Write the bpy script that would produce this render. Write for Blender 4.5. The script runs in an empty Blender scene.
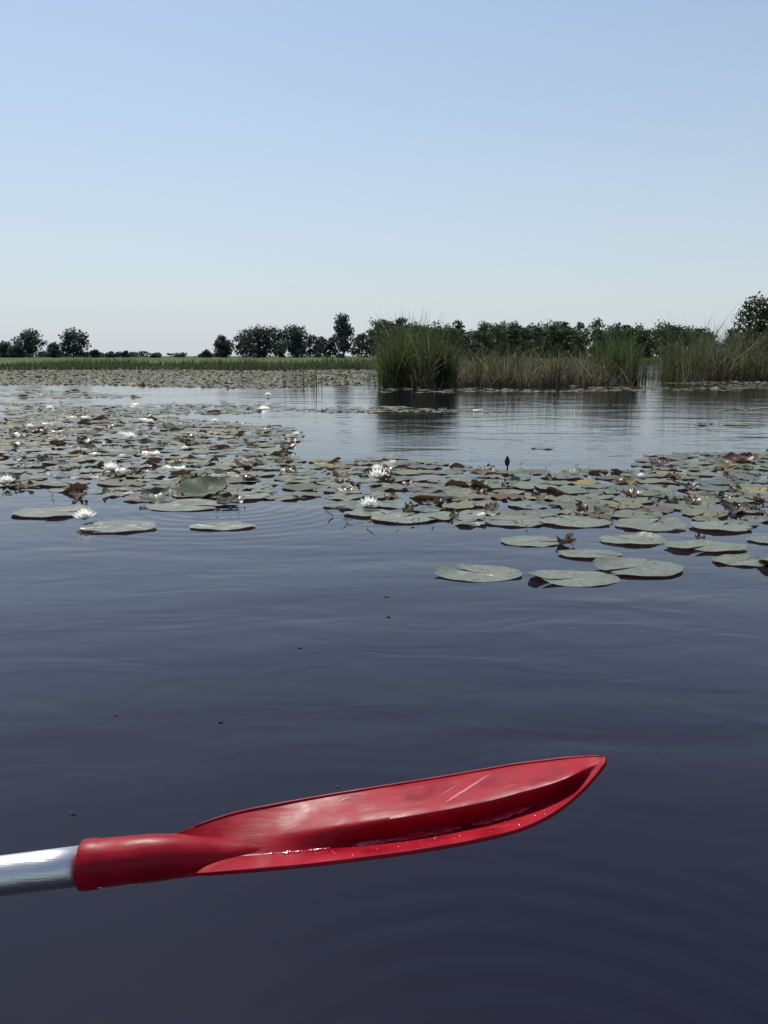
import bpy, math, random
import numpy as np
from mathutils import Vector, Matrix, noise as mnoise
random.seed(7); np.random.seed(7)
R=random.random; U=random.uniform
scene=bpy.context.scene

# ------------------------------------------------------------------ camera
H=0.85; F=800.0; PITCH=math.atan(156/F)
cd=bpy.data.cameras.new('camera'); cam=bpy.data.objects.new('camera',cd)
scene.collection.objects.link(cam); scene.camera=cam
cam.location=(0,0,H); cam.rotation_euler=(math.pi/2-PITCH,0,0)
cd.sensor_fit='VERTICAL'; cd.sensor_height=24; cd.lens=24*F/1024
cd.clip_start=0.02; cd.clip_end=8000
cp,sp=math.cos(PITCH),math.sin(PITCH)
def P(px,py,D):
    x=(px-384)/F; y=(512-py)/F
    return Vector((x*D, D*cp+y*D*sp, H-D*sp+y*D*cp))
def W(px,py,z=0):
    y=(512-py)/F
    dz=-sp+y*cp
    D=(z-H)/dz
    p=P(px,py,D); return p.x,p.y
def proj(X,Y,Z=0):
    dz=Z-H
    d=Y*cp-dz*sp; u=Y*sp+dz*cp
    return 384+F*X/d, 512-F*u/d
def inpoly(x,y,poly):
    c=False; n=len(poly); j=n-1
    for i in range(n):
        xi,yi=poly[i]; xj,yj=poly[j]
        if (yi>y)!=(yj>y) and x<(xj-xi)*(y-yi)/(yj-yi)+xi: c=not c
        j=i
    return c

# ------------------------------------------------------------------ builder
class B:
    def __init__(s): s.v=[];s.f=[];s.c=[];s.l=[];s.m=[]
    def add(s,vs,fs,col,loc=None,mat=0):
        o=len(s.v); s.v+=[tuple(v) for v in vs]
        s.f+=[tuple(i+o for i in f) for f in fs]
        if isinstance(col,list): s.c+=col
        else: s.c+=[col]*len(vs)
        s.l+= loc if loc else [(0,0,0)]*len(vs)
        s.m+=[mat]*len(fs)
    def obj(s,name,mats,smooth=True,parent=None):
        me=bpy.data.meshes.new(name); me.from_pydata(s.v,[],s.f)
        a=me.attributes.new('col','FLOAT_COLOR','POINT')
        arr=np.ones((len(s.v),4),dtype=np.float32); arr[:,:3]=np.array([c[:3] for c in s.c]); a.data.foreach_set('color',arr.ravel())
        b=me.attributes.new('loc','FLOAT_VECTOR','POINT')
        b.data.foreach_set('vector',np.array(s.l,dtype=np.float32).ravel())
        for m in mats: me.materials.append(m)
        me.polygons.foreach_set('material_index',s.m)
        me.polygons.foreach_set('use_smooth',[smooth]*len(s.f))
        me.update()
        o=bpy.data.objects.new(name,me); scene.collection.objects.link(o)
        if parent: o.parent=parent
        return o
def tube(b,p0,p1,r0,r1,col,n=6,mat=0):
    p0=Vector(p0);p1=Vector(p1); d=(p1-p0).normalized()
    a=d.orthogonal().normalized(); c=d.cross(a)
    vs=[]
    for p,r in((p0,r0),(p1,r1)):
        for i in range(n):
            t=2*math.pi*i/n; vs.append(p+a*(r*math.cos(t))+c*(r*math.sin(t)))
    b.add(vs,[(i,(i+1)%n,n+(i+1)%n,n+i) for i in range(n)],col,mat=mat)

# ------------------------------------------------------------------ materials
def mat(name):
    m=bpy.data.materials.new(name); m.use_nodes=True
    nt=m.node_tree; return m,nt,nt.nodes['Principled BSDF']
def N(nt,t,**k):
    n=nt.nodes.new(t)
    for a,v in k.items():
        if a.startswith('i_'):
            key=a[2:]; key=int(key) if key.isdigit() else key.replace('_',' ')
            n.inputs[key].default_value=v
        else: setattr(n,a,v)
    return n
def math_(nt,op,a,b=None):
    n=nt.nodes.new('ShaderNodeMath'); n.operation=op
    for i,x in enumerate((a,b)):
        if x is None: continue
        if isinstance(x,(int,float)): n.inputs[i].default_value=x
        else: nt.links.new(x,n.inputs[i])
    return n.outputs[0]
def attr_mat(name,rough,spec=0.5,noise_scale=None,var=0.3,translucent=0.0):
    m,nt,p=mat(name)
    a=N(nt,'ShaderNodeAttribute',attribute_name='col')
    col=a.outputs['Color']
    if noise_scale:
        g=N(nt,'ShaderNodeNewGeometry')
        n=N(nt,'ShaderNodeTexNoise',i_Scale=noise_scale,i_Detail=3.0)
        nt.links.new(g.outputs['Position'],n.inputs['Vector'])
        h=N(nt,'ShaderNodeHueSaturation')
        v=math_(nt,'ADD',math_(nt,'MULTIPLY',n.outputs[0],2*var),1-var)
        nt.links.new(v,h.inputs['Value']); nt.links.new(col,h.inputs['Color']); col=h.outputs[0]
    nt.links.new(col,p.inputs['Base Color'])
    p.inputs['Roughness'].default_value=rough
    p.inputs['Specular IOR Level'].default_value=spec
    if translucent>0:
        t=N(nt,'ShaderNodeBsdfTranslucent'); nt.links.new(col,t.inputs[0])
        mx=N(nt,'ShaderNodeMixShader',i_0=translucent)
        nt.links.new(p.outputs[0],mx.inputs[1]); nt.links.new(t.outputs[0],mx.inputs[2])
        nt.links.new(mx.outputs[0],nt.nodes['Material Output'].inputs[0])
    return m
leaf_mat=attr_mat('tree_foliage',0.7,0.2,translucent=0.2)
bark_mat=attr_mat('bark',0.9,0.2,3.0)
reed_mat=attr_mat('reed_leaves',0.55,0.28,translucent=0.35)

# water
wm,nt,p=mat('lake_water')
p.inputs['Base Color'].default_value=(0.0075,0.006,0.014,1)
p.inputs['Roughness'].default_value=0.03; p.inputs['IOR'].default_value=1.40
geo=N(nt,'ShaderNodeNewGeometry')
def wn(scale,rot,detail,dist=0.0):
    mp=N(nt,'ShaderNodeMapping'); mp.inputs['Scale'].default_value=scale; mp.inputs['Rotation'].default_value=(0,0,rot)
    nt.links.new(geo.outputs['Position'],mp.inputs[0])
    n=N(nt,'ShaderNodeTexNoise',i_Scale=1.0,i_Detail=detail,i_Distortion=dist,i_Roughness=0.5)
    nt.links.new(mp.outputs[0],n.inputs['Vector']); return n.outputs[0]
big=math_(nt,'MULTIPLY',wn((0.6,1.4,1),0.15,2,0.6),0.012)
med=math_(nt,'MULTIPLY',wn((2.4,5.5,1),-0.25,2,0.8),0.0032)
fine=math_(nt,'MULTIPLY',wn((9,20,1),0.1,2),0.0018)
patch=N(nt,'ShaderNodeMapRange',i_1=0.42,i_2=0.62); nt.links.new(wn((0.10,0.22,1),0.1,2),patch.inputs[0])
sep=N(nt,'ShaderNodeSeparateXYZ'); nt.links.new(geo.outputs['Position'],sep.inputs[0])
far=N(nt,'ShaderNodeMapRange',i_1=3.0,i_2=9.0,i_3=0.2,i_4=1.1); nt.links.new(sep.outputs[1],far.inputs[0])
fine2=math_(nt,'MULTIPLY',fine,math_(nt,'MULTIPLY',math_(nt,'ADD',patch.outputs[0],0.25),far.outputs[0]))
def rings(cx,cy,lam,amp,r0,r1):
    dx=math_(nt,'SUBTRACT',sep.outputs[0],cx); dy=math_(nt,'SUBTRACT',sep.outputs[1],cy)
    r=math_(nt,'SQRT',math_(nt,'ADD',math_(nt,'MULTIPLY',dx,dx),math_(nt,'MULTIPLY',dy,dy)))
    e=N(nt,'ShaderNodeMapRange',interpolation_type='SMOOTHSTEP',i_1=r1,i_2=r0,i_3=0.0,i_4=amp); nt.links.new(r,e.inputs[0])
    return math_(nt,'MULTIPLY',math_(nt,'SINE',math_(nt,'MULTIPLY',r,2*math.pi/lam)),e.outputs[0])
rg=math_(nt,'ADD',rings(.15,.55,.07,.0006,.15,.9),rings(-.9,4.6,.10,.0005,.3,1.6))
hsum=math_(nt,'ADD',math_(nt,'ADD',math_(nt,'ADD',big,med),fine2),rg)
bp=N(nt,'ShaderNodeBump',i_Strength=1.0,i_Distance=1.0); nt.links.new(hsum,bp.inputs['Height'])
nt.links.new(bp.outputs[0],p.inputs['Normal'])

# lily pads
def pad_material(name,r0,r1,bump):
    m,nt,p=mat(name)
    a=N(nt,'ShaderNodeAttribute',attribute_name='col'); l=N(nt,'ShaderNodeAttribute',attribute_name='loc')
    g=N(nt,'ShaderNodeNewGeometry')
    s=N(nt,'ShaderNodeSeparateXYZ'); nt.links.new(l.outputs['Vector'],s.inputs[0])
    ang=math_(nt,'ARCTAN2',s.outputs[1],s.outputs[0])
    vein=math_(nt,'POWER',math_(nt,'ABSOLUTE',math_(nt,'COSINE',math_(nt,'MULTIPLY',ang,9.0))),14.0)
    n=N(nt,'ShaderNodeTexNoise',i_Scale=22.0,i_Detail=5.0); nt.links.new(g.outputs['Position'],n.inputs['Vector'])
    n2=N(nt,'ShaderNodeTexNoise',i_Scale=9.0,i_Detail=3.0); nt.links.new(g.outputs['Position'],n2.inputs['Vector'])
    n3=N(nt,'ShaderNodeTexNoise',i_Scale=60.0,i_Detail=4.0); nt.links.new(g.outputs['Position'],n3.inputs['Vector'])
    val=math_(nt,'ADD',math_(nt,'ADD',math_(nt,'MULTIPLY',n.outputs[0],0.9),0.5),math_(nt,'MULTIPLY',vein,0.22))
    h=N(nt,'ShaderNodeHueSaturation'); nt.links.new(val,h.inputs['Value']); nt.links.new(a.outputs['Color'],h.inputs['Color'])
    rad=math_(nt,'SQRT',math_(nt,'ADD',math_(nt,'MULTIPLY',s.outputs[0],s.outputs[0]),math_(nt,'MULTIPLY',s.outputs[1],s.outputs[1])))
    rim=math_(nt,'MULTIPLY',math_(nt,'POWER',rad,8.0),.12)
    spot=N(nt,'ShaderNodeMapRange',i_1=0.62,i_2=0.70); nt.links.new(math_(nt,'ADD',n.outputs[0],rim),spot.inputs[0])
    mx=N(nt,'ShaderNodeMix',data_type='RGBA'); mx.inputs['B'].default_value=(0.10,0.065,0.03,1)
    nt.links.new(math_(nt,'MULTIPLY',spot.outputs[0],0.75),mx.inputs['Factor']); nt.links.new(h.outputs[0],mx.inputs['A'])
    sp2=N(nt,'ShaderNodeMapRange',i_1=0.68,i_2=0.72); nt.links.new(n3.outputs[0],sp2.inputs[0])
    mx2=N(nt,'ShaderNodeMix',data_type='RGBA'); mx2.inputs['B'].default_value=(0.04,0.03,0.02,1)
    nt.links.new(sp2.outputs[0],mx2.inputs['Factor']); nt.links.new(mx.outputs['Result'],mx2.inputs['A'])
    mu=N(nt,'ShaderNodeMix',data_type='RGBA'); mu.inputs['B'].default_value=(0.12,0.07,0.04,1)
    nt.links.new(g.outputs['Backfacing'],mu.inputs['Factor']); nt.links.new(mx2.outputs['Result'],mu.inputs['A'])
    nt.links.new(mu.outputs['Result'],p.inputs['Base Color'])
    rg=N(nt,'ShaderNodeMapRange',i_1=0.35,i_2=0.65,i_3=r0,i_4=r1); nt.links.new(n2.outputs[0],rg.inputs[0])
    nt.links.new(rg.outputs[0],p.inputs['Roughness'])
    hh=math_(nt,'ADD',math_(nt,'MULTIPLY',vein,-0.0012),math_(nt,'MULTIPLY',n2.outputs[0],bump))
    b=N(nt,'ShaderNodeBump',i_Distance=1.0,i_Strength=0.8); nt.links.new(hh,b.inputs['Height']); nt.links.new(b.outputs[0],p.inputs['Normal'])
    t=N(nt,'ShaderNodeBsdfTranslucent'); nt.links.new(mu.outputs['Result'],t.inputs[0])
    mxs=N(nt,'ShaderNodeMixShader',i_0=.2)
    nt.links.new(p.outputs[0],mxs.inputs[1]); nt.links.new(t.outputs[0],mxs.inputs[2]); nt.links.new(mxs.outputs[0],nt.nodes['Material Output'].inputs[0])
    return m
pad_mat=pad_material('lily_pad_leaf',.25,.45,.018)
oldpad_mat=pad_material('weathered_lily_pad',.55,.7,.004); oldpad_mat.node_tree.nodes['Principled BSDF'].inputs['Specular IOR Level'].default_value=.25

# ------------------------------------------------------------------ terrain + water
def shore(x):
    t=min(1,max(0,(x+6)/24)); t=t*t*(3-2*t)
    return 50+45*t+1.6*math.sin(x*0.21)+1.1*math.sin(x*0.47+1)
ys=[-2500,-1000,-400,-200,-120,-80,-60,-50,0,30]+[40+1.5*i for i in range(50)]+[118,125,140,170,210,260,340,450,700,1200,2000,3500]
xs=[-3500,-1500,-700,-400,-250]+[-180+3*i for i in range(121)]+[250,400,700,1500,3500]
vs=[];fs=[];cs=[]
for y in ys:
    for x in xs:
        d=y-shore(x)
        if y<0: d=-y-60
        d=max(d,abs(x)-190)
        z=max(-0.8,min(0.12,d*0.12-0.02))
        if d>8: z=0.12+0.06*mnoise.noise(Vector((x*0.05,y*0.05,0)))+min(0.25,(d-8)*0.002)
        vs.append((x,y,z))
nx=len(xs)
for j in range(len(ys)-1):
    for i in range(nx-1): fs.append((j*nx+i,j*nx+i+1,(j+1)*nx+i+1,(j+1)*nx+i))
gm,nt,p=mat('meadow_grass')
geo=N(nt,'ShaderNodeNewGeometry'); n=N(nt,'ShaderNodeTexNoise',i_Scale=0.15,i_Detail=8.0); nt.links.new(geo.outputs['Position'],n.inputs['Vector'])
cr=N(nt,'ShaderNodeValToRGB'); cr.color_ramp.elements[0].color=(0.03,0.055,0.018,1); cr.color_ramp.elements[1].color=(0.12,0.13,0.05,1)
cr.color_ramp.elements[0].position=0.35; cr.color_ramp.elements[1].position=0.7
nt.links.new(n.outputs[0],cr.inputs[0]); nt.links.new(cr.outputs[0],p.inputs['Base Color']); p.inputs['Roughness'].default_value=0.9
p.inputs['Specular IOR Level'].default_value=0.05
b=B(); b.add(vs,fs,(0.1,0.1,0.1)); b.obj('ground',[gm])
b=B(); b.add([(-230,-120,0),(230,-120,0),(230,125,0),(-230,125,0)],[(0,1,2,3)],(0,0,0)); b.obj('lake_water',[wm])

# ------------------------------------------------------------------ lily pads
def pad(b,cx,cy,r,rot,aspect=1.0,segs=28,rings=4,z=0.006,tilt=(0,0),curl=0,curldir=0,col=(0.1,0.13,0.06),notch=0.3,wave=0.004,fold=0,mi=0):
    vs=[(0,0,0)];loc=[(0,0,0)]
    ph=U(0,6);k=random.choice([3,4,5,7]); ph2=U(0,6)
    for j in range(1,rings+1):
        t=j/rings
        for i in range(segs+1):
            a=notch/2*(1.0-0.35*t)+ (2*math.pi-notch*(1.0-0.35*t))*i/segs
            rr=r*t*(1+0.025*math.sin(5*a+ph)+0.015*math.sin(11*a+ph2))
            e=min(i,segs-i)/segs
            if e<0.04: rr*=0.90+0.1*e/0.04
            vs.append((rr*math.cos(a),rr*math.sin(a),wave*(t**3)*math.sin(k*a+ph)+wave*0.3*math.sin(9*a+ph2)*t**3)); loc.append((t*math.cos(a),t*math.sin(a),0))
    fs=[];n=segs+1
    for i in range(segs): fs.append((0,1+i,2+i))
    for j in range(rings-1):
        for i in range(segs):
            q=1+j*n+i; fs.append((q,q+n,q+n+1,q+1))
    cc,ss=math.cos(curldir),math.sin(curldir)
    out=[]
    cr_,sr_=math.cos(rot),math.sin(rot)
    for (x,y,zz) in vs:
        u=(x*cc+y*ss)/r
        if curl>0 and u>0.45:
            q=(u-0.45); kk=curl*4.0; th=min(2.8,q*kk)
            u2=0.45+math.sin(th)/kk; zz+= r*(1-math.cos(th))/kk
            x+=cc*(u2-u)*r; y+=ss*(u2-u)*r
        if fold>0:
            w=(-x*ss+y*cc)
            zz+=abs(w)*math.sin(fold); w2=w*math.cos(fold); x+=-ss*(w2-w); y+=cc*(w2-w)
        zz+=x*tilt[0]+y*tilt[1]
        X=x*cr_-y*sr_; Y=(x*sr_+y*cr_)*aspect
        out.append((cx+X,cy+Y,max(0.001,z+zz)))
    b.add(out,fs,col,loc,mat=mi)

def padcol():
    q=R()
    if q<0.80:
        v=U(0.6,1.2); return (0.145*v*U(.9,1.12),0.165*v,0.113*v*U(.8,1.15))
    if q<0.90: return (0.17,0.155,0.075)
    if q<0.97: return (0.11,0.075,0.045)
    return (0.26,0.21,0.06)

A_=[(-80,422),(60,413),(150,416),(290,428),(302,437),(262,448),(300,458),(345,466),(335,490),(300,503),(235,500),(150,508),(120,498),(60,490),(-80,484)]
A2=[(15,505),(90,508),(150,512),(130,520),(60,520),(12,516)]
B_=[(300,466),(380,458),(440,462),(500,472),(640,470),(655,456),(850,450),(900,515),(768,528),(660,532),(560,528),(480,526),(345,518),(350,503),(310,498)]
C_=[(-60,402),(200,404),(550,404),(552,412),(350,413),(-60,416)]
C2=[(-80,388),(60,390),(140,397),(100,402),(-80,404)]
D_=[(-160,370.5),(380,370),(383,385),(250,388.5),(100,385),(-160,385)]
E_=[(380,386),(500,388),(768,380),(900,380),(900,389),(600,392),(380,393)]
G_=[(610,412),(900,405),(900,424),(700,425)]
H_=[(400,450),(620,447),(650,458),(500,462),(400,460)]
class Grid:
    def __init__(s,c): s.c=c;s.d={}
    def ok(s,x,y,r,f):
        i,j=int(x//s.c),int(y//s.c)
        for a in(-1,0,1):
            for bb in(-1,0,1):
                for (X,Y,Rr) in s.d.get((i+a,j+bb),()):
                    if (X-x)**2+(Y-y)**2<((Rr+r)*f)**2: return False
        s.d.setdefault((i,j),[]).append((x,y,r)); return True
grid=Grid(0.45)
pads=B()
FL=[(85,524,26),(369,511,22),(377,482,22),(377,474,15),(111,474,19),(7,487,18),(50,411,10),(131,441,15),(268,397,8),(296,438,10),(215,424,9),(640,480,9),(150,425,10),(30,430,10),(185,452,9)]
flpos=[W(x,y) for x,y,w in FL]
def place(cx,cy,r,near,**k):
    segs,rings=(36,5) if near==2 else ((20,3) if near==1 else (9,2))
    pad(pads,cx,cy,r,U(0,6.28),segs=segs,rings=rings,z=U(0.004,0.012),tilt=(U(-.02,.02),U(-.02,.02)),**k)
for (x,y,w,asp) in [(478,574,88,.68),(573,579,92,.62),(638,569,88,.78),(590,555,64,.60),(531,542,62,.70),(632,541,66,.66),(706,548,82,.60),(742,562,60,.66),(800,566,80,.8),(768,541,40,.8),
    (222,527,66,.55),(118,528,78,.66),(52,513,78,.76),(186,506,80,.76),(404,519,66,.8),(368,514,48,.8),(455,517,60,.8),(515,522,66,.8),(575,523,70,.7),(650,526,70,.8),(720,528,60,.8),(240,497,60,.8)]:
    cx,cy=W(x,y); r=w/2/F*math.hypot(cy,0.85)
    grid.ok(cx,cy,r,0)
    v=U(.85,1.1); place(cx,cy,r,2,aspect=asp,col=(0.185*v,0.205*v,0.15*v),curl=U(.12,.3) if R()<.4 else 0,curldir=U(0,6.28),wave=U(.001,.004))
def scatter(poly,n,dens,f,rmin,rmax,curlp=.15,nscale=0.5,thr=0.0,tl=0.0,cm=(1,1,1),mi=None):
    pts=[W(px,py) for px,py in poly]
    X0=min(p[0] for p in pts);X1=max(p[0] for p in pts);Y0=min(p[1] for p in pts);Y1=max(p[1] for p in pts)
    c=0
    for _ in range(n):
        x=U(X0,X1);y=U(Y0,Y1)
        px,py=proj(x,y)
        if not inpoly(px+U(-6,6),py,poly): continue
        if R()>dens: continue
        if mnoise.noise(Vector((x*nscale,y*nscale*0.8,3.1)))<thr: continue
        r=U(rmin,rmax)*(0.75 if R()<.25 else 1)
        if not grid.ok(x,y,r,f): continue
        near=2 if y<5 else (1 if y<13 else 0)
        q=R(); k={}
        if q<curlp: k=dict(curl=U(.25,.8),curldir=U(0,6.28))
        elif q<curlp*1.15: k=dict(fold=U(.1,.4),curldir=U(0,6.28))
        col=tuple(v*m for v,m in zip(padcol(),cm))
        m_=mi if mi is not None else (1 if R()<.25 else 0)
        place(x,y,r,near,aspect=U(.75,1),col=col,wave=U(.002,.007)+tl,notch=U(.2,.45),mi=m_,**k); c+=1
    print('pads',c)
scatter(A_,9000,1,.74,.09,.17,.22,.6,-.38)
scatter(A2,300,1,.8,.10,.16)
scatter(B_,9000,1,.74,.09,.17,.16,.6,-.36)
scatter(C_,9000,.6,.85,.09,.16,.1,.5,-.02)
scatter(C2,5000,.5,.85,.09,.16,.1,.35,0.0)
scatter(D_,80000,1,.68,.13,.22,.15,.12,-.36,.015,(.80,.86,.82),1)
scatter(E_,6000,.6,.85,.1,.17,.2,.3,-.1,0,(1,1,1),1)
scatter(G_,4000,.3,.9,.1,.16,.1,.4,.12)
scatter(H_,3000,.3,.9,.08,.14,.1,.7,.1)
for (x,y,w,c) in [(180,430,26,(.07,.09,.03)),(172,428,18,(.06,.08,.03)),(660,466,28,(.07,.02,.018)),(735,462,26,(.08,.03,.02)),(728,469,24,(.20,.17,.05)),(567,545,22,(.03,.02,.03)),(632,484,16,(.26,.22,.06)),
   (632,497,20,(.08,.09,.04)),(690,489,14,(.05,.035,.03)),(200,493,60,(.07,.09,.045)),(165,500,40,(.06,.07,.04)),(232,503,26,(.05,.05,.03)),(80,498,18,(.05,.035,.025)),(735,512,22,(.07,.05,.03)),
   (700,540,12,(.05,.035,.03)),(752,458,14,(.09,.03,.02)),(480,487,16,(.07,.08,.04)),(540,500,18,(.08,.07,.04)),(600,512,16,(.07,.07,.04)),(675,478,14,(.1,.05,.03))]+[(U(0,290),U(420,490),U(10,20),random.choice([(.07,.05,.03),(.06,.06,.03),(.09,.05,.03)])) for _ in range(44)]+[(U(320,768),U(468,520),U(10,18),random.choice([(.07,.05,.03),(.06,.06,.03),(.10,.05,.03),(.05,.03,.03)])) for _ in range(36)]:
    cx,cy=W(x,y); r=w/2/F*math.hypot(cy,.85)
    for q in range(random.choice([1,2])):
        pad(pads,cx+U(-.3,.3)*r,cy+U(-.5,.5)*r,r*U(.8,1.05),U(-.3,.3),segs=20,rings=5,z=0.012,tilt=(U(-.15,.15),U(.05,.25)),curl=U(.3,.7),curldir=random.choice([1.57,-1.57])+U(-.8,.8),fold=U(.15,.45),col=c,wave=.012,notch=.4,mi=random.choice([0,1]))
pads.obj('lily_pads',[pad_mat,oldpad_mat])

# flowers
pet,nt,p=mat('white_petal'); p.inputs['Base Color'].default_value=(0.88,0.88,0.84,1); p.inputs['Roughness'].default_value=.5
t=N(nt,'ShaderNodeBsdfTranslucent'); t.inputs[0].default_value=(.88,.88,.82,1)
mxs=N(nt,'ShaderNodeMixShader',i_0=.45); nt.links.new(p.outputs[0],mxs.inputs[1]); nt.links.new(t.outputs[0],mxs.inputs[2]); nt.links.new(mxs.outputs[0],nt.nodes['Material Output'].inputs[0])
yel,nt,p=mat('yellow_stamen'); p.inputs['Base Color'].default_value=(0.75,0.5,0.05,1)
def flower(x,y,s,lift=0.02):
    b=B()
    for (n,L,el,w,ph) in [(8,1.0,.25,.20,0),(8,1.0,.55,.19,.35),(8,.92,.85,.17,.1),(6,.75,1.1,.14,.4)]:
        for i in range(n):
            a=2*math.pi*i/n+ph+U(-.1,.1); e=el+U(-.08,.1); l=L*s*U(.92,1.08)
            vs=[];m=5
            for j in range(m+1):
                t=j/m; wd=w*s*(math.sin(math.pi*(t*.88+.08))**.8)*(1 if j<m else .15)
                ee=e+.25*t; rr=l*t
                for sgn in(-1,0,1):
                    X=rr*math.cos(ee); Z=rr*math.sin(ee)+abs(sgn)*.2*wd; Yy=sgn*wd
                    vs.append((x+X*math.cos(a)-Yy*math.sin(a),y+X*math.sin(a)+Yy*math.cos(a),lift+Z))
            fs=[]
            for j in range(m):
                for q in(0,1): o=j*3+q; fs.append((o,o+1,o+4,o+3))
            b.add(vs,fs,(1,1,1),mat=0)
    for i in range(30):
        a=U(0,6.28);r=U(0,.22)*s
        tube(b,(x+r*.5*math.cos(a),y+r*.5*math.sin(a),lift),(x+r*math.cos(a),y+r*math.sin(a),lift+.42*s),.02*s,.012*s,(1,1,1),4,1)
    return b.obj('water_lily',[pet,yel])
for (cx,cy),(x,y,w) in zip(flpos,FL):
    flower(cx,cy,w/2/F*math.hypot(cy,.85)*1.15,0.022)

bb=B(); cx,cy=W(507,470)
tube(bb,(cx,cy,-.02),(cx+.004,cy,.035),.006,.006,(.06,.05,.02),6)
for i,(z0,z1,r0,r1) in enumerate([(.03,.045,.006,.018),(.045,.07,.018,.02),(.07,.095,.02,.012),(.095,.11,.012,.002)]): tube(bb,(cx,cy,z0),(cx,cy,z1),r0,r1,(.08,.05,.03),8)
bb.obj('lily_bud',[reed_mat])

db=B()
for (x,y,s) in [(73,814,.005),(387,597,.008),(389,617,.008),(300,648,.006),(115,716,.004),(220,722,.006),(338,787,.004)]:
    cx,cy=W(x,y)
    for q in range(5):
        a=U(0,6.28); tube(db,(cx+U(-s,s)*.8,cy+U(-s,s)*.5,.001),(cx+s*1.4*math.cos(a),cy+s*math.sin(a),.002+s*U(0,.3)),s*.2,s*.08,(.10,.09,.07),5)
for i in range(160):
    x,y=(U(-20,300),U(416,500)) if R()<.5 else (U(330,768),U(462,528))
    cx,cy=W(x,y); a=U(0,6.28); L=U(.01,.05)
    tube(db,(cx,cy,U(.004,.02)),(cx+L*math.cos(a),cy+L*math.sin(a),U(.01,.04)),.003,.0015,random.choice([(.12,.09,.05),(.05,.04,.03),(.2,.17,.1)]),5)
db.obj('floating_debris',[reed_mat])

# ------------------------------------------------------------------ reeds
def blade(b,x,y,h,w,lean,az,col,z=-0.05,seg=4,droop=0.0):
    fa=U(0,math.pi); wx,wy=math.cos(fa)*w/2,math.sin(fa)*w/2
    vs=[];cs=[]
    for i in range(seg+1):
        t=i/seg; d=lean*h*(t**1.8); zz=h*t-droop*h*max(0,t-.55)**2*2.2
        q=(1-t**2.2)*.95+.05
        X=x+math.cos(az)*d;Y=y+math.sin(az)*d
        vs+= [(X-wx*q,Y-wy*q,z+zz),(X+wx*q,Y+wy*q,z+zz)]
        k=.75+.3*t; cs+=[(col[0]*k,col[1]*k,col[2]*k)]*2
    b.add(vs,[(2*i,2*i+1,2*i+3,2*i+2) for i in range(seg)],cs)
def mix(a,b_,t): return tuple(a[i]*(1-t)+b_[i]*t for i in range(3))
GR=(.06,.085,.026);GR2=(.13,.16,.05);TAN=(.34,.29,.19);DRY=(.17,.14,.095)
def reedbed(name,px0,px1,base,depth,n,htop,dry,w=.02,lean=.18,zb=-.05,seed=0.0,ragged=.3):
    b=B(); d0=W(384,base)[1]
    for i in range(n):
        px=U(px0,px1)+random.gauss(0,4); dd=d0+depth*R()**1.3+ .5*math.sin(px*.07)+.3*math.sin(px*.19)
        x=(px-384)/F*d0*U(.995,1.005)
        cl=mnoise.noise(Vector((x*1.6,dd*.9,seed))); cl2=mnoise.noise(Vector((x*5,dd*3,seed+5)))
        if R()<max(0,-cl)*1.1: continue
        hh=htop(px)*(dd/d0)*U(.5,1.0)*(.92+ragged*cl*1.3+ragged*cl2)
        if R()<.05: hh*=1.2
        dr=dry(px) if callable(dry) else dry
        isdry=R()<max(0.04,dr+.7*mnoise.noise(Vector((x*.9,dd*.5,seed+11))))
        c=mix(TAN,DRY,R()**.6) if isdry else mix(GR,GR2,R())
        v=U(.5,1.3); c=tuple(q*v for q in c)
        if isdry: hh*=U(.45,.95)
        blade(b,x,dd,hh,w*U(.5,1.4),lean*U(0.1,1.6)*(2.6 if isdry and R()<.4 else 1),U(0,6.28),c,z=zb,droop=U(0,.9) if R()<.5 else 0)
    # dead litter round the foot of the stand
    for i in range(int(n*.12)):
        px=U(px0,px1)+random.gauss(0,3); dd=d0+U(-.15,.9)+ .5*math.sin(px*.07)+.3*math.sin(px*.19)
        x=(px-384)/F*d0; v=U(.6,1.2)
        blade(b,x,dd,U(.15,.55),w*U(.6,1.2),U(.2,1.2),U(0,6.28),tuple(q*v for q in mix(TAN,DRY,R())),z=-.02,droop=U(0,1))
    b.obj(name,[reed_mat])
def hpx(tops,k=22.5):
    xs_=[t[0] for t in tops]; hs=[t[1] for t in tops]
    return lambda px: float(np.interp(px,xs_,hs))/F*k
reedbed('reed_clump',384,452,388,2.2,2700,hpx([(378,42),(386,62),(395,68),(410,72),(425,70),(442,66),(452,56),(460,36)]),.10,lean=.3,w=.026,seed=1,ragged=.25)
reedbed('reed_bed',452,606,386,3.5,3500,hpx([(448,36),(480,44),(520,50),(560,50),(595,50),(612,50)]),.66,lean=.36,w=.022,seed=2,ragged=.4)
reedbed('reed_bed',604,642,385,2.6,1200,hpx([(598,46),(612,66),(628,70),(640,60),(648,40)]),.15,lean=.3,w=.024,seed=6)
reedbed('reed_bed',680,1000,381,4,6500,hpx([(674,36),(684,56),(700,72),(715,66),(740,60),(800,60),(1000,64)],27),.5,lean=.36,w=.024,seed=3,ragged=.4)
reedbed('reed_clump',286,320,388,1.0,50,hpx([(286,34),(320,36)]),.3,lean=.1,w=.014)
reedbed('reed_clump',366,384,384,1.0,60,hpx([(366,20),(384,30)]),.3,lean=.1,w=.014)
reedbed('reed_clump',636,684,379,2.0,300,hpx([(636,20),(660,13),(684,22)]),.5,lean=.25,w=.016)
b=B()
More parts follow.
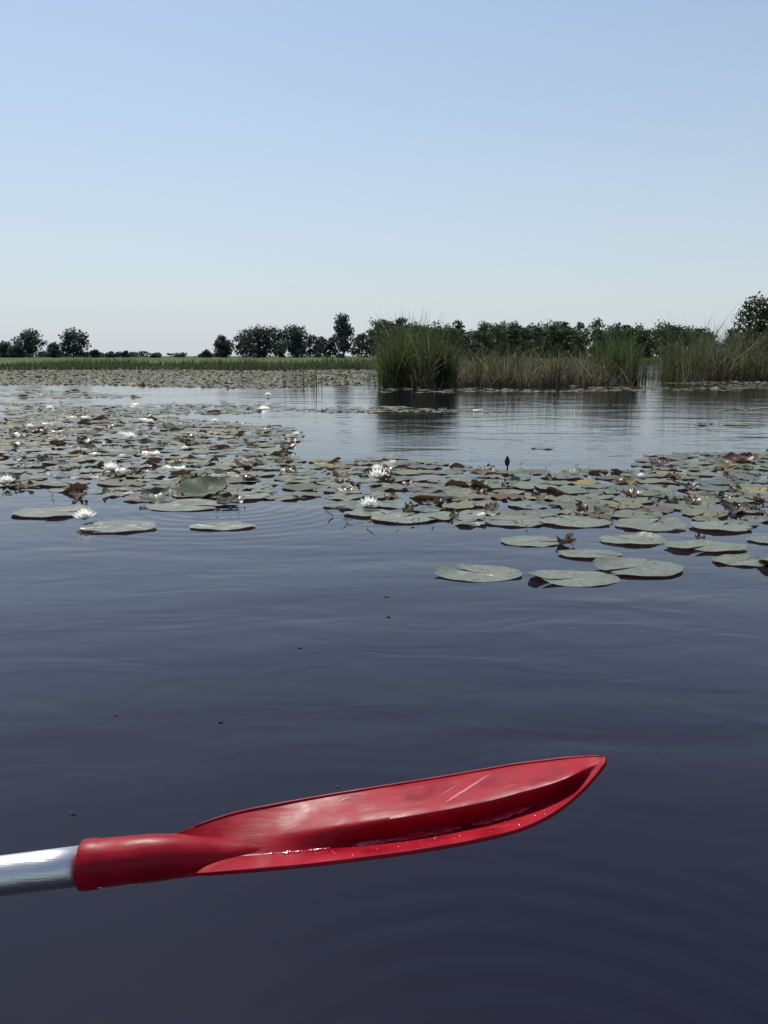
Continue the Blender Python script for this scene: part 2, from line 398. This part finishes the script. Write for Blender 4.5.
for i in range(28000):
    x=U(-75,95); y=shore(x)+U(-1.0,1)+ (R()**2)*18
    big_=.7+.6*mnoise.noise(Vector((x*.12,y*.1,4)))
    h=U(.35,.8)*big_*(1.35 if x>-5 else 1)
    t=mnoise.noise(Vector((x*.06,y*.15,9)))*1.1+.35+U(-.2,.2)
    c=mix((.045,.068,.027),(.13,.155,.058),max(0,min(1,t)))
    if R()<.08: c=(.15,.135,.09)
    blade(b,x,y,h,.09*U(.6,1.3),.3,U(0,6.28),c,z=-.03 if y<shore(x)+1 else .05,seg=2)
b.obj('bank_sedge',[reed_mat])

# ------------------------------------------------------------------ trees
def crown_leaves(b,c,rx,ry,rz,n,size,base):
    for i in range(n):
        a=U(0,6.28);u=U(-1,1);s=math.sqrt(1-u*u); rr=R()**.45
        d=Vector((s*math.cos(a),s*math.sin(a),u))
        k=1+.4*mnoise.noise(d*2.3+Vector(c)*.7)
        p_=Vector((c[0]+d.x*rx*rr*k,c[1]+d.y*ry*rr*k,max(.1,c[2]+d.z*rz*rr*k)))
        nrm=(d+Vector((U(-1,1),U(-1,1),U(-1,1)))*.9).normalized()
        t1=nrm.orthogonal().normalized(); t2=nrm.cross(t1); sz=size*U(.5,1.2)
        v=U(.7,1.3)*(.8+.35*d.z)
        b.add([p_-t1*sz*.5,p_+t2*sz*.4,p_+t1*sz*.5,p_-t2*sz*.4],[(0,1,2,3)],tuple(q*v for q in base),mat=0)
def tree(b,x,y,h,w,lobes=14,nleaf=160,size=.45,base=(.035,.05,.025),trunkfrac=.25,z0=.15,rl=(.17,.28)):
    bark=(.06,.05,.04)
    tr=h*.028
    top=Vector((x+U(-.05,.05)*h,y,z0+h*.8)); mid=Vector((x+U(-.03,.03)*h,y,z0+h*trunkfrac*1.3))
    tube(b,(x,y,z0-.3),mid,tr,tr*.75,bark,8,1); tube(b,mid,top,tr*.75,tr*.2,bark,7,1)
    for i in range(lobes):
        t=(i+.5)/lobes; hh=trunkfrac+ (1-trunkfrac)*(.10+.80*t)
        prof=math.sin(math.pi*min(1,(.25+.62*t)))**.7
        a=i*2.4+U(-.5,.5); rr=w/2*prof*U(.1,.80)
        c=Vector((x+rr*math.cos(a),y+rr*math.sin(a),z0+h*hh*U(.93,1.04)))
        st=mid.lerp(top,max(0,min(1,t*.9-.1)))
        tube(b,st,c,tr*.3,tr*.08,bark,5,1)
        R_=w*U(*rl)
        v=U(.6,1.45)
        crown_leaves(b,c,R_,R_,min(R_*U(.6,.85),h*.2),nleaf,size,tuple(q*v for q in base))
def T(px,top,width,dist,name='tree',b=None,**k):
    x=(px-384)/F*dist; h=(356-top)/F*dist+H-.15; w=width/F*dist
    own=b is None
    if own: b=B()
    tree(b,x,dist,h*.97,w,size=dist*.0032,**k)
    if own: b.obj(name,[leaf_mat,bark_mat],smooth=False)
HAZED_LEAF=(.085,.10,.085)  # foliage colour with distance haze mixed into it
T(36,330,34,240,base=HAZED_LEAF,lobes=18,nleaf=100,trunkfrac=.18)
T(79,330,34,240,base=HAZED_LEAF,lobes=20,nleaf=100,trunkfrac=.10)
T(344,314,21,190,base=HAZED_LEAF,lobes=22,nleaf=120,trunkfrac=.10,rl=(.2,.32))
T(226,336,26,240,base=HAZED_LEAF,lobes=16,nleaf=100,trunkfrac=.05)
T(262,326,44,230,base=HAZED_LEAF,lobes=30,nleaf=110,trunkfrac=.02)
T(298,326,36,230,base=HAZED_LEAF,lobes=24,nleaf=110,trunkfrac=.02)
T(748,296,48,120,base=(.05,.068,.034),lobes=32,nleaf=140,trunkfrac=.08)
T(402,316,24,190,base=HAZED_LEAF,lobes=16,nleaf=110,trunkfrac=.03)
T(382,318,22,200,base=HAZED_LEAF,lobes=16,nleaf=110,trunkfrac=.0)
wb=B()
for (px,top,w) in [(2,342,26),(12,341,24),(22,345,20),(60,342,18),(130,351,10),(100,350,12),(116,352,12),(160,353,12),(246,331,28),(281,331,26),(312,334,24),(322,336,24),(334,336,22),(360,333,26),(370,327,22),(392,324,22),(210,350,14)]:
    T(px,top,w,U(225,260),b=wb,base=HAZED_LEAF,lobes=12,nleaf=75,trunkfrac=.0)
for i in range(180):
    px=U(378,700) if i<140 else U(690,1000)
    top=322.5+3.0*math.sin(px*.045)+2*math.sin(px*.11)+U(-1.5,8)
    if 650<px<700: top+=4
    T(px,top,U(20,38),U(170,230),b=wb,base=mix((.06,.085,.045),(.09,.115,.058),R()),lobes=10,nleaf=60,trunkfrac=0)  # woodland greens lightened to carry some painted haze
for (px,top,w) in [(456,319,18),(590,317,26),(575,319,22),(560,321,20),(620,322,22),(480,321,24),(510,323,20)]:
    T(px,top,w,U(170,200),b=wb,base=(.055,.078,.043),lobes=12,nleaf=80,trunkfrac=0)
for i in range(60):
    px=U(-200,230); T(px,353+U(-2,1.5),U(12,26),U(300,340),b=wb,base=HAZED_LEAF,lobes=6,nleaf=30,trunkfrac=0.0)
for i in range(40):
    px=U(1000,1800); T(px,330+U(-6,6),U(20,40),U(170,230),b=wb,base=HAZED_LEAF,lobes=7,nleaf=40,trunkfrac=0.0)
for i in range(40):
    px=U(-1000,-60); T(px,340+U(-6,6),U(20,40),U(220,260),b=wb,base=HAZED_LEAF,lobes=7,nleaf=40,trunkfrac=0.0)
wb.obj('distant_woodland',[leaf_mat,bark_mat],smooth=False)
sb=B()
for (px,top,w,d) in [(728,335,40,60),(760,330,44,62),(700,338,26,58),(790,328,44,66),(470,341,26,34)]:
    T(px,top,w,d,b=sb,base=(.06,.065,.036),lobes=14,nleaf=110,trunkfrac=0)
sb.obj('willow_scrub',[leaf_mat,bark_mat],smooth=False)

# ------------------------------------------------------------------ paddle
pad_root=bpy.data.objects.new('kayak_paddle',None); scene.collection.objects.link(pad_root)
red,nt,p=mat('red_plastic')
geo=N(nt,'ShaderNodeNewGeometry')
n=N(nt,'ShaderNodeTexNoise',i_Scale=30.0,i_Detail=6.0); nt.links.new(geo.outputs['Position'],n.inputs['Vector'])
mp=N(nt,'ShaderNodeMapping'); mp.inputs['Scale'].default_value=(14,90,90); mp.inputs['Rotation'].default_value=(0,.35,.5); nt.links.new(geo.outputs['Position'],mp.inputs[0])
n2=N(nt,'ShaderNodeTexNoise',i_Scale=1.0,i_Detail=6.0); nt.links.new(mp.outputs[0],n2.inputs['Vector'])
cr=N(nt,'ShaderNodeValToRGB'); e=cr.color_ramp.elements; e[0].position=.3; e[0].color=(.20,.0008,.007,1); e[1].position=.72; e[1].color=(.31,.002,.014,1)
nt.links.new(n.outputs[0],cr.inputs[0])
sc=N(nt,'ShaderNodeMapRange',i_1=.62,i_2=.76,i_3=0.0,i_4=.3); nt.links.new(n2.outputs[0],sc.inputs[0])
mx=N(nt,'ShaderNodeMix',data_type='RGBA'); mx.inputs['B'].default_value=(.5,.08,.10,1)
nt.links.new(sc.outputs[0],mx.inputs['Factor']); nt.links.new(cr.outputs[0],mx.inputs['A']); nt.links.new(mx.outputs['Result'],p.inputs['Base Color'])
rg=N(nt,'ShaderNodeMapRange',i_1=.35,i_2=.65,i_3=.34,i_4=.55); nt.links.new(n.outputs[0],rg.inputs[0]); nt.links.new(rg.outputs[0],p.inputs['Roughness'])
p.inputs['Specular IOR Level'].default_value=.18
n4=N(nt,'ShaderNodeTexNoise',i_Scale=14.0,i_Detail=2.0); nt.links.new(geo.outputs['Position'],n4.inputs['Vector'])
b0=N(nt,'ShaderNodeBump',i_Strength=.5,i_Distance=.006); nt.links.new(n4.outputs[0],b0.inputs['Height'])
b_=N(nt,'ShaderNodeBump',i_Strength=.6,i_Distance=.001); nt.links.new(n2.outputs[0],b_.inputs['Height']); nt.links.new(b0.outputs[0],b_.inputs['Normal']); nt.links.new(b_.outputs[0],p.inputs['Normal'])
alu,nt,p=mat('brushed_aluminium'); p.inputs['Base Color'].default_value=(.66,.65,.64,1); p.inputs['Metallic'].default_value=1; p.inputs['Roughness'].default_value=.38
geo=N(nt,'ShaderNodeNewGeometry'); mp=N(nt,'ShaderNodeMapping'); mp.inputs['Scale'].default_value=(15,700,700); nt.links.new(geo.outputs['Position'],mp.inputs[0])
n=N(nt,'ShaderNodeTexNoise',i_Scale=1.0,i_Detail=3.0); nt.links.new(mp.outputs[0],n.inputs['Vector']); b_=N(nt,'ShaderNodeBump',i_Strength=.35,i_Distance=.001); nt.links.new(n.outputs[0],b_.inputs['Height']); nt.links.new(b_.outputs[0],p.inputs['Normal'])
ST=np.array([
(150,838,858,878,.004,.004),
(175,833,857,875,.010,.008),
(200,824,857,873,.022,.018),
(235,813,856,870,.036,.030),
(270,806,854,867,.044,.040),
(320,797,849,862,.050,.046),
(400,784,838,852,.056,.050),
(450,776,829,844,.058,.050),
(490,769,820,836,.057,.046),
(520,764,810,828,.054,.040),
(545,761,801,817,.048,.032),
(565,758.5,791,804,.040,.022),
(582,757,779,789,.030,.014),
(595,756,769,775,.016,.007),
(605,757,760,762,.004,.002)],dtype=float)
def station(x):
    i=int(np.searchsorted(ST[:,0],x,side='right')-1); i=max(0,min(len(ST)-2,i))
    t=(x-ST[i,0])/(ST[i+1,0]-ST[i,0])
    m0=(ST[i+1]-ST[i-1])/(ST[i+1,0]-ST[i-1,0]) if i>0 else (ST[i+1]-ST[i])/(ST[i+1,0]-ST[i,0])
    m1=(ST[i+2]-ST[i])/(ST[i+2,0]-ST[i,0]) if i+2<len(ST) else (ST[i+1]-ST[i])/(ST[i+1,0]-ST[i,0])
    d=ST[i+1,0]-ST[i,0]
    return (2*t**3-3*t**2+1)*ST[i]+(t**3-2*t**2+t)*d*m0+(-2*t**3+3*t**2)*ST[i+1]+(t**3-t**2)*d*m1
def D0(x): return .745+.03*(x-80)/525
def sst(a,b,x):
    t=min(1,max(0,(x-a)/(b-a))); return t*t*(3-2*t)
def surf(x,s,off=0):
    q=station(x); D=D0(x)
    k=sst(230,420,x)*(1-sst(570,604,x))
    if s>=0:
        y=q[2]+(q[1]-q[2])*s
        gentle=s
        steep=max(0,(s-.36)/.64)**1.2
        dd=q[4]*(gentle*(1-k)+steep*k)-k*.008*sst(0,.36,s)
    else:
        t=-s; y=q[2]+(q[3]-q[2])*(t**.9); dd=-q[5]*t
    return P(x,y,D+dd+off)
b=B(); NX=110; SS=[-1,-.93,-.8,-.6,-.4,-.2,-.1,-.03,0,.03,.08,.14,.2,.26,.32,.38,.44,.5,.58,.66,.75,.84,.92,.97,1]
vs=[];fs=[]
for i in range(NX+1):
    x=150+455*i/NX
    for s in SS: vs.append(surf(x,s))
n=len(SS)
for i in range(NX):
    for j in range(n-1): fs.append((i*n+j,(i+1)*n+j,(i+1)*n+j+1,i*n+j+1))
b.add(vs,fs,(1,0,0)); o=b.obj('blade',[red],parent=pad_root)
md=o.modifiers.new('thickness','SOLIDIFY'); md.thickness=.0035; md.offset=-1
md=o.modifiers.new('edge','BEVEL'); md.width=.001; md.segments=2; md.limit_method='ANGLE'; md.angle_limit=math.radians(50)
def polytube(b,pts,rad,col=(1,0,0),n=10,mat=0,caps=True,sq=1.0):
    vs=[];fs=[];m=len(pts)
    for i,pt in enumerate(pts):
        d=(pts[min(m-1,i+1)]-pts[max(0,i-1)]).normalized(); a=d.cross(Vector((0,0,1))).normalized(); c=d.cross(a)
        for k in range(n):
            t=2*math.pi*k/n; vs.append(pt+a*rad[i]*math.cos(t)+c*rad[i]*math.sin(t)*sq)
    for i in range(m-1):
        for k in range(n): fs.append((i*n+k,i*n+(k+1)%n,(i+1)*n+(k+1)%n,(i+1)*n+k))
    if caps: fs.append(tuple(range(n))[::-1]); fs.append(tuple((m-1)*n+k for k in range(n)))
    b.add(vs,fs,col,mat=mat)
b=B()
pts=[surf(195+408*i/60,1) for i in range(61)]; polytube(b,pts,[.0017*min(1,.4+i/20,.4+(60-i)/10) for i in range(61)])
b.obj('blade_rim',[red],parent=pad_root)
b=B(); pts=[];rad=[]
for (x,y,r,dp) in [(82,865,.0195,0),(82.2,865,.0222,0),(85,864.8,.0228,0),(98,863.4,.0226,0),(101,863,.0216,0),(120,861,.0214,0),(150,858,.0212,0),(175,856,.0198,.002),(200,856,.0172,.006),(240,856,.0135,.012),(290,853,.0105,.014),(350,846,.008,.015),(420,835,.004,.016),(440,832,.002,.018)]:
    pts.append(P(x,y,D0(x)+dp)); rad.append(r)
polytube(b,pts,rad,n=32)
o=b.obj('blade_socket',[red],parent=pad_root)
b=B(); p1=P(88,864.6,D0(88)); p0=P(0,876,D0(0)); d=(p0-p1).normalized()
polytube(b,[p1+d*t for t in (0,.05,.2,.6,1.1,1.5)],[.0178]*6,n=40); b.obj('shaft',[alu],parent=pad_root)
wf,nt,p=mat('wet_film'); p.inputs['Base Color'].default_value=(.38,.01,.03,1); p.inputs['Roughness'].default_value=.14; p.inputs['IOR'].default_value=1.6
geo=N(nt,'ShaderNodeNewGeometry'); n=N(nt,'ShaderNodeTexNoise',i_Scale=200.0,i_Detail=3.0); nt.links.new(geo.outputs['Position'],n.inputs['Vector']); b_=N(nt,'ShaderNodeBump',i_Strength=1,i_Distance=.0022); nt.links.new(n.outputs[0],b_.inputs['Height']); nt.links.new(b_.outputs[0],p.inputs['Normal'])
b=B()
for (xa,xb,wd) in [(352,400,.004),(392,462,.007),(472,532,.006),(262,330,.002)]:
    vs=[];m=40
    for i in range(m+1):
        x=xa+(xb-xa)*i/m; e=math.sin(math.pi*i/m)**.5; ww=wd*e*(.7+.8*mnoise.noise(Vector((x*.12,0,0))))
        c=surf(x,.0,-.0045)
        for s in(-1,-.5,0,.5,1): c2=c+Vector((0,s*ww,.27*s*ww+.0006*(1-s*s)*e)); vs.append(c2)
    b.add(vs,[(i*5+j,(i+1)*5+j,(i+1)*5+j+1,i*5+j+1) for i in range(m) for j in range(4)],(1,0,0))
for i in range(34):
    x=U(330,560); s=U(-.8,-.05); c=surf(x,s,-.0006); r=U(.0004,.0010)
    vs=[(0,0,1)]+[(math.cos(k),math.sin(k),.6) for k in [q*1.0472 for q in range(6)]]+[(1.3*math.cos(k),1.3*math.sin(k),0) for k in [q*1.0472 for q in range(6)]]
    b.add([c+Vector((v[0]*r*1.6,v[1]*r,v[2]*r*.6)) for v in vs],[(0,1+k,1+(k+1)%6) for k in range(6)]+[(1+k,7+k,7+(k+1)%6,1+(k+1)%6) for k in range(6)],(1,0,0))
b.obj('water_droplets',[wf],parent=pad_root)
# scuff streaks, with a highlight painted in as pale red
sm,nt,p=mat('scuff_highlight_plastic'); p.inputs['Base Color'].default_value=(.42,.08,.09,1); p.inputs['Roughness'].default_value=.4
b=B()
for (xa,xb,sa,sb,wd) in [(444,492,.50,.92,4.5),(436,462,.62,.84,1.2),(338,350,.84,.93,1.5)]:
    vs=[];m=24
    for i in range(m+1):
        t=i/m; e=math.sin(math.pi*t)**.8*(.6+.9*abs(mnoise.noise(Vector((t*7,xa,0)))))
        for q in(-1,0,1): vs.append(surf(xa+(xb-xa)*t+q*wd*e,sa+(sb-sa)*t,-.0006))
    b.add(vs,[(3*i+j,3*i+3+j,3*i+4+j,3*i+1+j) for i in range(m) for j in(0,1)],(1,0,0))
b.obj('scuff_highlight',[sm],parent=pad_root)

# ------------------------------------------------------------------ light
EL,AZ=math.radians(56),math.radians(-25)
S=Vector((math.sin(AZ)*math.cos(EL),math.cos(AZ)*math.cos(EL),math.sin(EL)))
ld=bpy.data.lights.new('sun','SUN'); ld.energy=4.8; ld.angle=math.radians(.5); ld.color=(1,.95,.88)
lo=bpy.data.objects.new('sun',ld); scene.collection.objects.link(lo); lo.rotation_euler=S.to_track_quat('Z','Y').to_euler()
w=bpy.data.worlds.new('World'); scene.world=w; w.use_nodes=True; nt=w.node_tree
STR=.13
sky=nt.nodes.new('ShaderNodeTexSky'); sky.sky_type='NISHITA'; sky.sun_disc=False; sky.sun_elevation=EL; sky.sun_rotation=AZ
sky.air_density=1.0; sky.dust_density=0.6; sky.ozone_density=1.4
tint=nt.nodes.new('ShaderNodeMix'); tint.data_type='RGBA'; tint.blend_type='MULTIPLY'; tint.inputs['Factor'].default_value=1; tint.inputs['B'].default_value=(.92,.97,1.0,1)
nt.links.new(sky.outputs[0],tint.inputs['A'])
tc=nt.nodes.new('ShaderNodeTexCoord'); sx=nt.nodes.new('ShaderNodeSeparateXYZ'); nt.links.new(tc.outputs['Generated'],sx.inputs[0])
fac=math_(nt,'MULTIPLY',math_(nt,'EXPONENT',math_(nt,'MULTIPLY',math_(nt,'MAXIMUM',sx.outputs[2],0.0),-3.0)),.97)
mx=nt.nodes.new('ShaderNodeMix'); mx.data_type='RGBA'; mx.inputs['B'].default_value=(.59/STR,.65/STR,.695/STR,1)
nt.links.new(fac,mx.inputs['Factor']); nt.links.new(tint.outputs['Result'],mx.inputs['A'])
bg=nt.nodes['Background']; nt.links.new(mx.outputs['Result'],bg.inputs[0]); bg.inputs[1].default_value=STR
scene.view_settings.view_transform='Standard'; scene.view_settings.look='None'; scene.view_settings.exposure=0
